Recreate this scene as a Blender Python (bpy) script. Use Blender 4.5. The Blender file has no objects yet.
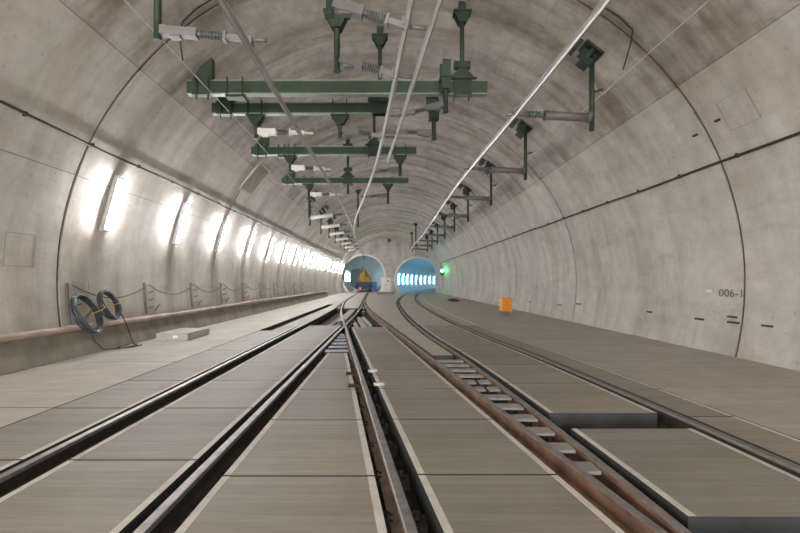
import bpy, math, random
from mathutils import Vector, Matrix
random.seed(7)
C = bpy.context.scene.collection
H = 1.44            # eye height above the rail heads
F = 400.0           # focal length in pixels
A, B, XC = 6.65, 6.35, 0.25     # vault half axes and axis offset
YEND = 56.0
sin, cos, pi = math.sin, math.cos, math.pi
rad = math.radians

# ------------------------------------------------------------------ materials
def newmat(name):
    m = bpy.data.materials.new(name); m.use_nodes = True
    nt = m.node_tree; b = nt.nodes['Principled BSDF']
    return m, nt, b
def simple(name, col, rough=0.6, metal=0.0, var=0.15, scale=6.0, bump=0.0):
    m, nt, b = newmat(name)
    tc = nt.nodes.new('ShaderNodeTexCoord'); n = nt.nodes.new('ShaderNodeTexNoise')
    n.inputs['Scale'].default_value = scale; n.inputs['Detail'].default_value = 5
    nt.links.new(tc.outputs['Object'], n.inputs['Vector'])
    r = nt.nodes.new('ShaderNodeValToRGB')
    r.color_ramp.elements[0].position = .3; r.color_ramp.elements[1].position = .7
    r.color_ramp.elements[0].color = (*[c*(1-var) for c in col], 1)
    r.color_ramp.elements[1].color = (*[min(1, c*(1+var)) for c in col], 1)
    nt.links.new(n.outputs['Fac'], r.inputs['Fac']); nt.links.new(r.outputs['Color'], b.inputs['Base Color'])
    b.inputs['Roughness'].default_value = rough; b.inputs['Metallic'].default_value = metal
    if bump:
        bp = nt.nodes.new('ShaderNodeBump'); bp.inputs['Strength'].default_value = bump; bp.inputs['Distance'].default_value = .01
        nt.links.new(n.outputs['Fac'], bp.inputs['Height']); nt.links.new(bp.outputs['Normal'], b.inputs['Normal'])
    return m
def emis(name, col, s):
    m, nt, b = newmat(name)
    b.inputs['Base Color'].default_value = (*col, 1)
    b.inputs['Emission Color'].default_value = (*col, 1); b.inputs['Emission Strength'].default_value = s
    return m
def noise(nt, vec, sc, scale, detail=5, rough=.55):
    mp = nt.nodes.new('ShaderNodeMapping'); mp.inputs['Scale'].default_value = sc
    nt.links.new(vec, mp.inputs['Vector'])
    n = nt.nodes.new('ShaderNodeTexNoise'); n.inputs['Scale'].default_value = scale
    n.inputs['Detail'].default_value = detail; n.inputs['Roughness'].default_value = rough
    nt.links.new(mp.outputs['Vector'], n.inputs['Vector'])
    return n.outputs['Fac']
def ramp(nt, fac, p0, c0, p1, c1):
    r = nt.nodes.new('ShaderNodeValToRGB')
    r.color_ramp.elements[0].position = p0; r.color_ramp.elements[0].color = (*c0, 1)
    r.color_ramp.elements[1].position = p1; r.color_ramp.elements[1].color = (*c1, 1)
    nt.links.new(fac, r.inputs['Fac']); return r.outputs['Color']
def mix(nt, kind, fac, a, b):
    m = nt.nodes.new('ShaderNodeMix'); m.data_type = 'RGBA'; m.blend_type = kind
    if isinstance(fac, float): m.inputs[0].default_value = fac
    else: nt.links.new(fac, m.inputs[0])
    nt.links.new(a, m.inputs[6]); nt.links.new(b, m.inputs[7])
    return m.outputs[2]
def vault_concrete(name, c0, c1, stain, amount, rough=.5, cloud=.8):
    """cast concrete: cloudy base, brown run marks around the vault, small spots (uses the metre UVs)"""
    m, nt, b = newmat(name)
    tc = nt.nodes.new('ShaderNodeTexCoord'); uv = tc.outputs['UV']
    base = ramp(nt, noise(nt, uv, (1, 1, 1), .55, 7, .6), .3, c0, .7, c1)
    cl = ramp(nt, noise(nt, uv, (1.1, 1.1, 1), 2.6, 6, .65), 
              .34, (.69, .675, .66), .64, (1.07, 1.07, 1.07))
    base = mix(nt, 'MULTIPLY', cloud, base, cl)
    st = ramp(nt, noise(nt, uv, (1.5, .28, 1), .9, 8, .62), .44, (1, 1, 1), .66, stain)
    base = mix(nt, 'MULTIPLY', amount, base, st)
    st2 = ramp(nt, noise(nt, uv, (.35, 1.6, 1), 1.3, 6, .6), .52, (1, 1, 1), .72, (.74, .68, .6))
    base = mix(nt, 'MULTIPLY', amount*.7, base, st2)
    sp = ramp(nt, noise(nt, uv, (1, 1, 1), 11, 3, .5), .60, (1, 1, 1), .74, (.62, .58, .54))
    base = mix(nt, 'MULTIPLY', .5, base, sp)
    nt.links.new(base, b.inputs['Base Color'])
    b.inputs['Roughness'].default_value = rough; b.inputs['Specular IOR Level'].default_value = .3
    bp = nt.nodes.new('ShaderNodeBump'); bp.inputs['Strength'].default_value = .25; bp.inputs['Distance'].default_value = .03
    nt.links.new(noise(nt, uv, (1, .7, 1), 1.4, 5, .5), bp.inputs['Height']); nt.links.new(bp.outputs['Normal'], b.inputs['Normal'])
    return m
def brushed_concrete(name, c0, c1, rough=.75, stretch=(.35, 9, 1)):
    """floor concrete brushed across the track"""
    m, nt, b = newmat(name)
    tc = nt.nodes.new('ShaderNodeTexCoord'); ob = tc.outputs['Object']
    base = ramp(nt, noise(nt, ob, stretch, 2.2, 6, .6), .3, c0, .7, c1)
    cl = ramp(nt, noise(nt, ob, (1, 1, 1), 1.1, 6, .6), .3, (.80, .79, .77), .7, (1.08, 1.08, 1.08))
    base = mix(nt, 'MULTIPLY', .8, base, cl)
    fine = ramp(nt, noise(nt, ob, (1.5, 40, 1), 2.0, 3, .6), .35, (.86, .86, .86), .65, (1.06, 1.06, 1.06))
    base = mix(nt, 'MULTIPLY', .7, base, fine)
    oi = nt.nodes.new('ShaderNodeObjectInfo')
    tint = ramp(nt, oi.outputs['Random'], 0, (.90, .90, .91), 1, (1.05, 1.04, 1.02))
    base = mix(nt, 'MULTIPLY', 1.0, base, tint)
    nt.links.new(base, b.inputs['Base Color']); b.inputs['Roughness'].default_value = rough
    bp = nt.nodes.new('ShaderNodeBump'); bp.inputs['Strength'].default_value = .2; bp.inputs['Distance'].default_value = .004
    nt.links.new(noise(nt, ob, (1.5, 40, 1), 2.0, 3, .6), bp.inputs['Height']); nt.links.new(bp.outputs['Normal'], b.inputs['Normal'])
    return m

M = {}
M['wall'] = vault_concrete('wall_concrete', (.55, .522, .485), (.67, .64, .60), (.64, .595, .54), .75, .6, .38)
M['ceil'] = vault_concrete('ceiling_concrete', (.48, .452, .42), (.69, .655, .62), (.47, .41, .35), .9, .6, .75)
M['side'] = simple('slab_side_dark', (.050, .054, .058), .6, .2, .25, 5)  # vertical slab faces, darker than the tops
M['rubber'] = simple('groove_rubber', (.20, .19, .175), .8, 0, .2, 9)
M['joint'] = simple('joint_dark', (.13, .12, .105), .9)
M['panel'] = brushed_concrete('panel_concrete', (.25, .226, .195), (.33, .30, .262), .6)
M['floor'] = brushed_concrete('cast_floor', (.40, .367, .323), (.49, .456, .408), .7, (.5, 2.5, 1))
M['edge'] = simple('panel_edge', (.56, .54, .50), .7, 0, .12, 9)
M['bed'] = simple('track_bed', (.022, .020, .018), .95, 0, .4, 5, .3)
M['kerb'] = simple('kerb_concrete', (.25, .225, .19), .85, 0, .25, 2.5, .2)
M['pit'] = simple('pit_concrete', (.17, .15, .125), .9, 0, .35, 3)
M['head'] = simple('rail_head_steel', (.36, .34, .33), .5, .8, .2, 12)
M['web'] = simple('rail_web_dark', (.040, .031, .026), .8, .1, .35, 8)
M['rust'] = simple('rail_web_rust', (.235, .135, .085), .85, .1, .45, 5, .2)
M['tan'] = simple('rail_web_tan', (.31, .23, .175), .8, .1, .35, 5, .2)
M['plate'] = simple('base_plate_steel', (.05, .046, .042), .7, .3, .4, 10)
M['tie'] = simple('tie_plate_grey', (.33, .33, .32), .6, .2, .15, 7)
M['tieblue'] = simple('tie_plate_bluish', (.40, .43, .50), .6, .2, .15, 7)
M['green'] = simple('green_paint', (.038, .070, .040), .45, 0, .18, 4)
M['gflange'] = simple('green_paint_lit', (.27, .33, .27), .4, 0, .1, 4)  # lamp light on the beam undersides put into the flange colour
M['dgreen'] = simple('dark_green_paint', (.026, .048, .031), .5, 0, .3, 6)
M['alu'] = simple('aluminium', (.74, .73, .72), .38, .85, .07, 3)
M['galv'] = simple('galvanised_steel', (.27, .265, .26), .5, .35, .12, 7)
M['arm'] = simple('arm_grey', (.16, .157, .15), .5, .1, .12, 6)
M['sheds'] = simple('insulator_grey', (.10, .115, .11), .5, 0, .2, 8)
M['black'] = simple('black_cable', (.022, .022, .024), .55, 0, .2, 9)
M['coil'] = simple('coil_cable', (.045, .06, .07), .45, 0, .25, 7)
M['brown'] = simple('brown_cable', (.15, .125, .105), .7, 0, .2, 7)
M['pipe'] = simple('pipe_pinkish', (.47, .375, .32), .6, 0, .3, 2.2)
M['white'] = simple('white_paint', (.80, .79, .76), .5, 0, .05, 5)
M['rope'] = simple('pale_wire', (.62, .61, .58), .5, 0, .1, 5)
M['yellow'] = simple('yellow_paint', (.80, .50, .03), .5, 0, .1, 5)
M['orange'] = simple('orange_paint', (.80, .27, .015), .5, 0, .12, 5)
M['blue'] = simple('navy_paint', (.03, .05, .15), .5, 0, .2, 3)
M['sky'] = simple('blue_paint', (.05, .13, .42), .5, 0, .15, 3)
M['red'] = simple('red_paint', (.75, .06, .035), .5, 0, .05, 4)
M['ochre'] = simple('ochre_paint', (.55, .31, .04), .6, 0, .35, 1.2)
M['faint'] = simple('faint_seam', (.36, .34, .31), .8, 0, .15, 6)
M['inkfaint'] = simple('faded_stencil_ink', (.33, .32, .31), .8, 0, .1, 9)
M['dark'] = simple('dark_stub', (.05, .043, .037), .8, 0, .3, 9)
M['ink'] = simple('stencil_ink', (.14, .135, .125), .8, 0, .1, 9)
M['niche'] = simple('niche_panel', (.30, .265, .225), .8, 0, .15, 3)
M['niche_frame'] = simple('niche_frame', (.50, .475, .42), .7, 0, .08, 3)
M['block'] = simple('block_concrete', (.44, .43, .41), .85, 0, .12, 6)
M['tube'] = emis('lamp_tube_white', (1.0, .985, .985), 61.0)
M['tubeblue'] = emis('lamp_tube_cyan', (.22, .62, .92), 12.0)
M['tubecool'] = emis('lamp_tube_cool', (.66, .88, .97), 10.0)
M['signal'] = emis('signal_green', (.05, .95, .22), 40.0)
M['house'] = simple('lamp_housing', (.42, .42, .43), .5, 0, .05, 5)
M['portal'] = vault_concrete('bored_tunnel_concrete', (.50, .52, .52), (.62, .64, .64), (.75, .74, .72), .5, .5)

# ------------------------------------------------------------------ mesh builder
def wloc(o):
    v = Vector((0, 0, 0))
    while o is not None:
        v += o.location; o = o.parent
    return v
class MB:
    def __init__(s): s.v = []; s.f = []; s.m = []; s.sm = []; s.uv = {}
    def add(s, vs, fs, mi=0, smooth=False):
        n = len(s.v); s.v += [Vector(p) for p in vs]
        for f in fs: s.f.append([i+n for i in f]); s.m.append(mi); s.sm.append(smooth)
        return s
    def box(s, c, d, mi=0, rot=None):
        x, y, z = d[0]/2, d[1]/2, d[2]/2; R = rot or Matrix.Identity(3)
        vs = [Vector(c) + R @ Vector((sx*x, sy*y, sz*z)) for sz in (-1, 1) for sy in (-1, 1) for sx in (-1, 1)]
        return s.add(vs, [(0,2,3,1),(4,5,7,6),(0,1,5,4),(2,6,7,3),(0,4,6,2),(1,3,7,5)], mi)
    def bar(s, p0, p1, w, h, mi=0):
        """square bar from p0 to p1"""
        p0, p1 = Vector(p0), Vector(p1); d = p1-p0
        z = d.normalized(); u = Vector((0,0,1)).cross(z)
        if u.length < 1e-4: u = Vector((1,0,0))
        u.normalize(); w_ = z.cross(u)
        R = Matrix((u, w_, z)).transposed()
        return s.box((p0+p1)/2, (w, h, d.length), mi, R)
    def tube(s, pts, r, seg=8, mi=0, caps=True):
        pts = [Vector(p) for p in pts]; n = len(s.v); rs = r if isinstance(r, (list, tuple)) else [r]*len(pts)
        prev = None
        for i, p in enumerate(pts):
            t = (pts[min(i+1, len(pts)-1)] - pts[max(i-1, 0)])
            if t.length < 1e-6: t = Vector((0,0,1))
            t.normalize()
            if prev is None:
                u = t.cross(Vector((0,0,1)))
                if u.length < 1e-3: u = t.cross(Vector((0,1,0)))
            else: u = prev - t*prev.dot(t)
            u.normalize(); prev = u; w = t.cross(u)
            for k in range(seg):
                a = 2*pi*k/seg; s.v.append(p + (u*cos(a)+w*sin(a))*rs[i])
        for i in range(len(pts)-1):
            for k in range(seg):
                k2 = (k+1) % seg
                s.f.append([n+i*seg+k, n+i*seg+k2, n+(i+1)*seg+k2, n+(i+1)*seg+k]); s.m.append(mi); s.sm.append(True)
        if caps:
            s.f.append([n+k for k in range(seg)][::-1]); s.m.append(mi); s.sm.append(False)
            e = n+(len(pts)-1)*seg
            s.f.append([e+k for k in range(seg)]); s.m.append(mi); s.sm.append(False)
        return s
    def sweep(s, prof, path, mats=None, closed=True):
        """profile (x,z) swept along path of (x,y,z) points running in +Y"""
        n = len(s.v); k = len(prof)
        for (x, y, z) in path:
            for (px, pz) in prof: s.v.append(Vector((x+px, y, z+pz)))
        for i in range(len(path)-1):
            for j in range(k if closed else k-1):
                j2 = (j+1) % k
                s.f.append([n+i*k+j, n+i*k+j2, n+(i+1)*k+j2, n+(i+1)*k+j]); s.m.append(mats[j] if mats else 0); s.sm.append(False)
        if closed:
            s.f.append([n+j for j in range(k)][::-1]); s.m.append(mats[0] if mats else 0); s.sm.append(False)
            e = n+(len(path)-1)*k
            s.f.append([e+j for j in range(k)]); s.m.append(mats[0] if mats else 0); s.sm.append(False)
        return s
    def build(s, name, mats, parent=None, origin=None):
        if not isinstance(mats, (list, tuple)): mats = [mats]
        me = bpy.data.meshes.new(name)
        if parent is not None: o0 = wloc(parent)
        elif origin is not None: o0 = Vector(origin)
        else:
            xs = [v.x for v in s.v]; ys = [v.y for v in s.v]; zs = [v.z for v in s.v]
            o0 = Vector(((min(xs)+max(xs))/2, (min(ys)+max(ys))/2, min(zs)))
        me.from_pydata([v-o0 for v in s.v], [], s.f)
        for m in mats: me.materials.append(m)
        for p, mi, sm in zip(me.polygons, s.m, s.sm): p.material_index = mi; p.use_smooth = sm
        if s.uv:
            l = me.uv_layers.new(name='UVMap')
            for p in me.polygons:
                for li in p.loop_indices: l.data[li].uv = s.uv[me.loops[li].vertex_index]
        me.update()
        o = bpy.data.objects.new(name, me); C.objects.link(o)
        if parent is not None: o.parent = parent
        else: o.location = o0
        return o
def tag(o, label, cat, group=None, kind='thing'):
    o['label'] = label; o['category'] = cat; o['kind'] = kind
    if group: o['group'] = group
    return o
def thing(name, loc, label, cat, group=None):
    o = bpy.data.objects.new(name, None); C.objects.link(o); o.location = loc; o.empty_display_size = .1
    return tag(o, label, cat, group)
def struct(o):
    o['kind'] = 'structure'; return o
def kids(o): return [c for c in bpy.data.objects if c.parent == o]
def copy_tree(o, loc, label, group=None):
    r = o.copy(); C.objects.link(r); r.location = loc; r['label'] = label
    if group: r['group'] = group
    for ch in kids(o):
        c = ch.copy(); C.objects.link(c); c.parent = r
        for g in kids(ch):
            d = g.copy(); C.objects.link(d); d.parent = c
    return r
ORD = ['nearest', 'second', 'third', 'fourth', 'fifth', 'sixth', 'seventh', 'eighth', 'ninth', 'tenth', 'eleventh', 'twelfth',
       'thirteenth', 'fourteenth', 'fifteenth', 'sixteenth', 'seventeenth', 'eighteenth', 'nineteenth', 'twentieth']

# ------------------------------------------------------------------ curves of the tracks
def curve(pts):
    xs = [p[0] for p in pts]; ys = [p[1] for p in pts]; n = len(pts); m = []
    for i in range(n):
        if i == 0: m.append((ys[1]-ys[0])/(xs[1]-xs[0]))
        elif i == n-1: m.append((ys[-1]-ys[-2])/(xs[-1]-xs[-2]))
        else:
            h0, h1 = xs[i]-xs[i-1], xs[i+1]-xs[i]
            d0, d1 = (ys[i]-ys[i-1])/h0, (ys[i+1]-ys[i])/h1
            m.append((d0*h1+d1*h0)/(h0+h1))
    def f(x):
        if x <= xs[0]: return ys[0]+m[0]*(x-xs[0])
        if x >= xs[-1]: return ys[-1]+m[-1]*(x-xs[-1])
        i = max(k for k in range(n-1) if xs[k] <= x)
        h = xs[i+1]-xs[i]; t = (x-xs[i])/h
        return ((2*t**3-3*t*t+1)*ys[i]+(t**3-2*t*t+t)*h*m[i]+(-2*t**3+3*t*t)*ys[i+1]+(t**3-t*t)*h*m[i+1])
    return f
Lc = curve([(-14,-2.16),(10,-2.16),(18,-2.17),(25,-2.34),(32,-2.64),(42,-3.0),(50,-3.28),(56,-3.5),(66,-3.95),(80,-5.0),(100,-7.2),(115,-9.4)])
Mraw = curve([(-3,1.611),(6,.333),(12,-.519),(16,-1.085),(19,-1.50),(26,-2.22),(32,-2.62),(35,-2.745)])
def Mc(y): return Mraw(y) if y < 35 else Lc(y)
Rc = curve([(-14,2.46),(0,2.44),(3,2.42),(5,2.33),(8.2,2.1),(10.3,1.86),(14,1.62),(20,1.43),(25,1.40),(30,1.5),(35,1.75),(40,2.1),(50,3.1),(56,4.0),(66,5.9),(80,9.5),(100,16.5),(115,23)])
G = .72
R1 = lambda y: Lc(y)-G
R2 = lambda y: Lc(y)+G
R3 = lambda y: Mc(y)-G
R4 = lambda y: Mc(y)+G
R5 = lambda y: Rc(y)-G
R6 = lambda y: Rc(y)+G
def ysamp(y0, y1):
    out = [y0]; y = y0
    while y < y1-1e-6:
        y = min(y1, y + (.4 if y < 20 else 1.0)); out.append(y)
    return out
def strip(mb, fl, fr, y0, y1, z0, z1, mi=0, n=None, side=None):
    """solid slab between two edge curves"""
    ys = ysamp(y0, y1) if n is None else [y0+(y1-y0)*i/n for i in range(n+1)]
    ys = [y for y in ys if fr(y)-fl(y) > .015]
    if len(ys) < 2: return mb
    vs = []; fs = []
    for y in ys:
        a, b = fl(y), fr(y)
        vs += [(a,y,z1),(b,y,z1),(b,y,z0),(a,y,z0)]
    for i in range(len(ys)-1):
        o = 4*i
        for j in range(4):
            j2 = (j+1) % 4; fs.append((o+j, o+j2, o+4+j2, o+4+j))
    fs.append((0,1,2,3)); o = 4*(len(ys)-1); fs.append((o+3,o+2,o+1,o))
    fs = [f[::-1] for f in fs]
    if side is None: return mb.add(vs, fs, mi)
    top = [f for i, f in enumerate(fs) if i < len(fs)-2 and i % 4 == 0]; rest = [f for i, f in enumerate(fs) if not (i < len(fs)-2 and i % 4 == 0)]
    n0 = len(mb.v); mb.add(vs, top, mi)
    for f in rest: mb.f.append([i+n0 for i in f]); mb.m.append(side); mb.sm.append(False)
    return mb
off = lambda f, d: (lambda y: f(y)+d)
con = lambda c: (lambda y: c)

# ------------------------------------------------------------------ vault lining
ZC = H
def wp(t, y, inset=0.0):
    """point on the vault; t in degrees from the crown, minus is left"""
    return Vector((XC+(A-inset)*sin(rad(t)), y, ZC+(B-inset)*cos(rad(t))))
def wn(t):
    return Vector((-sin(rad(t))/A, 0, -cos(rad(t))/B)).normalized()
def t_of(ratio_fn, lo, hi):
    for _ in range(50):
        m = (lo+hi)/2
        if ratio_fn(m): lo = m
        else: hi = m
    return lo
TL, TR, TB = -49.5, 53.5, 106.5
def lining(mb, t0, t1, y0, y1, inset=0, ny=6, nt=24, flip=True):
    n = len(mb.v)
    for i in range(ny+1):
        y = y0+(y1-y0)*i/ny
        for j in range(nt+1):
            t = t0+(t1-t0)*j/nt
            mb.uv[len(mb.v)] = (y, t*.1135); mb.v.append(wp(t, y, inset))
    for i in range(ny):
        for j in range(nt):
            a = n+i*(nt+1)+j
            mb.f.append([a, a+nt+1, a+nt+2, a+1]); mb.m.append(0); mb.sm.append(True)
RINGS = [7.75+6.9*k for k in range(-3, 8)]      # ring joints
RY = [-13.2]+[r for r in RINGS if r < YEND]+[YEND]
for name, t0, t1, mat in (('wall_left', -TB, TL-.05, 'wall'), ('ceiling', TL+.05, TR-.05, 'ceil'), ('wall_right', TR+.05, TB, 'wall')):
    mb = MB()
    for a, b in zip(RY[:-1], RY[1:]):
        a2 = a+.035 if a != RY[0] else a; b2 = b-.035 if b != YEND else b
        lining(mb, t0, t1, a2, b2, 0, 5, 30)
        # thickness at the block edges, so the joint is a real groove
        for y, sgn in ((a2, 1), (b2, -1)):
            n = len(mb.v)
            for j in range(31):
                t = t0+(t1-t0)*j/30
                for ins in (0, -.06):
                    mb.uv[len(mb.v)] = (y, t*.1135); mb.v.append(wp(t, y, ins))
            for j in range(30):
                q = n+2*j; mb.f.append([q, q+2, q+3, q+1]); mb.m.append(0); mb.sm.append(False)
    struct(mb.build(name, M[mat], origin=(0, 0, 0)))
# groove bottoms (joint filler) around the vault and along it
mb = MB()
for r in RINGS:
    if r < YEND: lining(mb, -TB, TB, r-.06, r+.06, -.035, 1, 80)
for t in (TL, TR): lining(mb, t-.3, t+.3, -13.2, YEND, -.012, 20, 1)
mb.uv = {}
struct(mb.build('trim_joint', M['joint'], origin=(0, 0, 0)))
# narrower last ring before the headwall
mb = MB()
NT = 60
def ringband(mb, y0, y1, in0, in1):
    n = len(mb.v)
    for y, i in ((y0, in0), (y0, in1), (y1, in1)):
        for j in range(NT+1):
            t = -TB+2*TB*j/NT; mb.uv[len(mb.v)] = (y, t*.1135); mb.v.append(wp(t, y, i))
    for k in range(2):
        for j in range(NT):
            a = n+k*(NT+1)+j; mb.f.append([a, a+NT+1, a+NT+2, a+1]); mb.m.append(0); mb.sm.append(k == 1)
ringband(mb, 49.5, YEND, -.02, .09)
struct(mb.build('wall_end_ring', M['wall'], origin=(0, 0, 0)))

# headwall with the two tunnel mouths
import bmesh
PORT = [(-3.40, 2.2, 2.95), (4.18, 1.72, 3.1)]      # centre x, centre z, radius
def arch(cx, cz, r, n=40, z0=-.03):
    a0 = math.asin((z0-cz)/r)
    return [(cx+r*cos(a0+(pi-2*a0)*k/n), cz+r*sin(a0+(pi-2*a0)*k/n)) for k in range(n+1)]
bm = bmesh.new()
def loop(pts, y):
    vs = [bm.verts.new((x, y, z)) for x, z in pts]
    for i in range(len(vs)): bm.edges.new((vs[i], vs[(i+1) % len(vs)]))
TBx = TB
loop([(wp(-TBx+2*TBx*j/60, 0, -.05).x, wp(-TBx+2*TBx*j/60, 0, -.05).z) for j in range(61)], YEND)
for p in PORT: loop(arch(*p, z0=0.0), YEND)
bmesh.ops.triangle_fill(bm, use_beauty=True, edges=bm.edges[:])
uvl = bm.loops.layers.uv.new('UVMap')
for f in bm.faces:
    for l in f.loops: l[uvl].uv = (l.vert.co.x, l.vert.co.z)
me = bpy.data.meshes.new('wall_end'); bm.to_mesh(me); bm.free(); me.materials.append(M['wall'])
o = bpy.data.objects.new('wall_end', me); C.objects.link(o); struct(o)
# bored tunnels behind the mouths, with their floors and rims
for (cx, cz, r), fc, nm in ((PORT[0], Lc, 'left'), (PORT[1], Rc, 'right')):
    mb = MB(); n = 40; ys = [YEND+1.5*i for i in range(40)]; prof = arch(0, cz, r, n)
    for i, y in enumerate(ys):
        x0 = fc(y)+(cx-fc(YEND))
        for j, (px, pz) in enumerate(prof): mb.uv[len(mb.v)] = (y, j*.2); mb.v.append(Vector((x0+px, y, pz)))
    for i in range(len(ys)-1):
        for j in range(n):
            a = i*(n+1)+j; mb.f.append([a, a+1, a+n+2, a+n+1]); mb.m.append(0); mb.sm.append(True)
    struct(mb.build('wall_bored_tunnel_'+nm, M['portal'], origin=(0, 0, 0)))
    mb = MB(); strip(mb, lambda y: fc(y)+(cx-fc(YEND))-r, lambda y: fc(y)+(cx-fc(YEND))+r, YEND, YEND+58, -.3, -.03)
    struct(mb.build('floor_bored_tunnel_'+nm, M['floor'], origin=(0, 0, 0)))
    mb = MB()           # raised collar around the mouth
    pi_, po = arch(cx, cz, r, 40, 0), arch(cx, cz, r+.2, 40, 0)
    for j in range(41):
        mb.v += [Vector((pi_[j][0], YEND+.3, pi_[j][1])), Vector((pi_[j][0], YEND-.22, pi_[j][1])), Vector((po[j][0], YEND-.22, po[j][1])), Vector((po[j][0], YEND+.02, po[j][1]))]
    for j in range(40):
        for k in range(3):
            a = 4*j+k; mb.f.append([a, a+1, a+5, a+4]); mb.m.append(0); mb.sm.append(False)
    struct(mb.build('trim_portal_'+nm, M['white'], origin=(0, 0, 0)))
# back of the left tunnel far round its bend
struct(MB().box((-9.2, 114.2, 2.5), (12, .4, 9)).build('wall_tunnel_back', M['portal'], origin=(0, 0, 0)))

# ------------------------------------------------------------------ floor
ZT, ZB = -.015, -.24
mb = MB(); strip(mb, con(-6.6), con(7.1), -13.2, YEND, ZB-.15, ZB); struct(mb.build('floor_track_bed', M['bed'], origin=(0, 0, 0)))
SW, PY0 = 13.4, .5     # slab field length
Go = lambda y: R6(y)+.67
def fl(name, parts, mat='floor', z1=ZT):
    m_ = MB()
    for (a, b, y0, y1) in parts: strip(m_, a, b, y0, y1, ZB, z1, 0, None, 1)
    return struct(m_.build(name, [M[mat], M['side']], origin=(0, 0, 0)))
def cutY(cuts, y0, y1, g=.008):
    out = []; e = [y0]+[c for c in cuts if y0 < c < y1]+[y1]
    return [(a+g, b-g) for a, b in zip(e[:-1], e[1:])]
fl('floor', [(con(-6.5), con(-3.87), a, b) for a, b in cutY([1.9, 4.64, 7.3, 9.95, 12.6, 15.3, 18, 26], -13.2, YEND)])
fl('floor_walkway_right', [(off(Go, .02), con(6.95), -13.2, YEND)])
fl('floor_behind', [(con(-3.86), off(Go, .01), -13.2, PY0-.01)])
fl('floor_left_strip', [(con(-3.50), off(R1, -.07), SW, 26), (con(-3.86), off(R1, -.1), 26, YEND)])
fl('floor_switch', [(off(R1, .14), off(R3, -.10), 22, 34), (off(R3, .13), off(R2, -.12), 22, 32), (off(R2, .10), off(R4, -.14), 22, 31), (off(R3, .14), off(R4, -.14), 32, YEND),
                    (off(R2, .2), off(R4, -.3), 19.3, 22)])
fl('floor_middle', [(off(R4, .11), off(R5, -.11), 7.93, 13.0), (off(R4, .12), off(R5, -.13), 13.015, YEND)])
fl('floor_right_track', [(off(R5, .13), off(R6, -.12), SW+.01, YEND), (off(R6, .14), Go, SW+.01, YEND)])
# lighter bottom of the open switch pit
fl('floor_switch_pit', [(off(R1, .55), off(R2, -.28), 13.6, 19.5), (off(R3, .3), off(R4, -.35), 13.3, 19.2)], 'pit', ZB+.03)

def panel_row(nm, fa, fb, cuts, y0, y1, descr, el=True, er=True, group=None, gap=.011):
    e = [y0]+[c for c in cuts if y0 < c < y1]+[y1]; k = 0
    for a, b in zip(e[:-1], e[1:]):
        w = .055
        fl_, fr_ = (off(fa, w) if el else fa), (off(fb, -w) if er else fb)
        m_ = MB(); strip(m_, fl_, fr_, a+gap, b-gap, ZB, ZT, 0, 4, 1)
        seen = b > 2.45
        if seen:
            lab = f'concrete slab, {ORD[k]} from the camera, {descr}' if k else f'nearest concrete slab {descr}'
            k += 1
        else: lab = f'concrete slab {descr}, below the view'
        p = m_.build(nm, [M['panel'], M['side']]); tag(p, lab, 'floor slab', group or f'track slabs {descr}')
        for on, f0, f1 in ((el, fa, fl_), (er, fr_, fb)):
            if on:
                m_ = MB(); strip(m_, f0, f1, a+gap, b-gap, ZB, ZT+.002, 0, 4, 1)
                q = m_.build('edge_strip', [M['edge'], M['side']], p); q['label'] = 'pale smooth edge strip'
cl = [.65, 1.95, 3.27, 4.62, 5.9, 7.2, 8.5, 9.8, 11.1, 12.3]
panel_row('track_slab', con(-3.85), off(R1, -.11), cl, PY0, 12.0, 'left of the leftmost rail', False, True)
panel_row('track_slab', con(-3.50), off(R1, -.11), [12.7], 12.0, SW, 'beside the narrow pit left of the leftmost rail', False, True)
panel_row('track_slab', off(R1, .27), off(R2, -.125), cl, PY0, SW, 'between the two leftmost rails')
panel_row('track_slab', off(R2, .20), off(R3, -.14), [1.8, 3.0, 4.22, 5.42, 6.7], PY0, 8.2, 'in the wedge left of the central rail')
panel_row('track_slab', off(R3, .19), off(R4, -.2), [1.8, 3.02, 4.24, 5.45, 6.65, 7.9, 9.1, 10.3, 11.5], PY0, 12.9, 'between the central rail and the rusty rail')
panel_row('track_slab', off(R5, .15), off(R6, -.09), [], 2.47, 3.98, 'right of the rusty rails, before the open gap')
panel_row('track_slab', off(R5, .15), off(R6, -.09), [], PY0, 2.0, 'right of the rusty rails')
panel_row('track_slab', off(R5, .15), off(R6, -.09), [5.75, 7.05, 8.35, 9.65, 10.95, 12.2], 4.43, SW, 'right of the rusty rails, beyond the open gap')
panel_row('track_slab', off(R6, .17), off(Go, 0), [.7, 1.9, 3.1, 4.33, 5.43, 6.6, 7.8, 9.0, 10.2, 11.4, 12.5], PY0, SW, 'right of the rightmost rail', False, True)
# pale kerb continuing past the slabs on the right
mb = MB(); strip(mb, off(Go, -.07), off(Go, .02), SW+.05, 40, ZB, ZT+.004); struct(mb.build('trim_kerb_line', M['edge'], origin=(0, 0, 0)))

mb = MB(); strip(mb, off(R6, .05), off(R6, .155), PY0, 40, ZB, -.028); struct(mb.build('trim_groove_rubber', M['rubber'], origin=(0, 0, 0)))
# kerb under the pipe on the left
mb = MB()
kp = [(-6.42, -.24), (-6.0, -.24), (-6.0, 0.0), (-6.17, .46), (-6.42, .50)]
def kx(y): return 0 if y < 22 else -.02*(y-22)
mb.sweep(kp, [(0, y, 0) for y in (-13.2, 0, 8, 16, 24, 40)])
struct(mb.build('trim_kerb_left', M['kerb'], origin=(0, 0, 0)))

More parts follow.
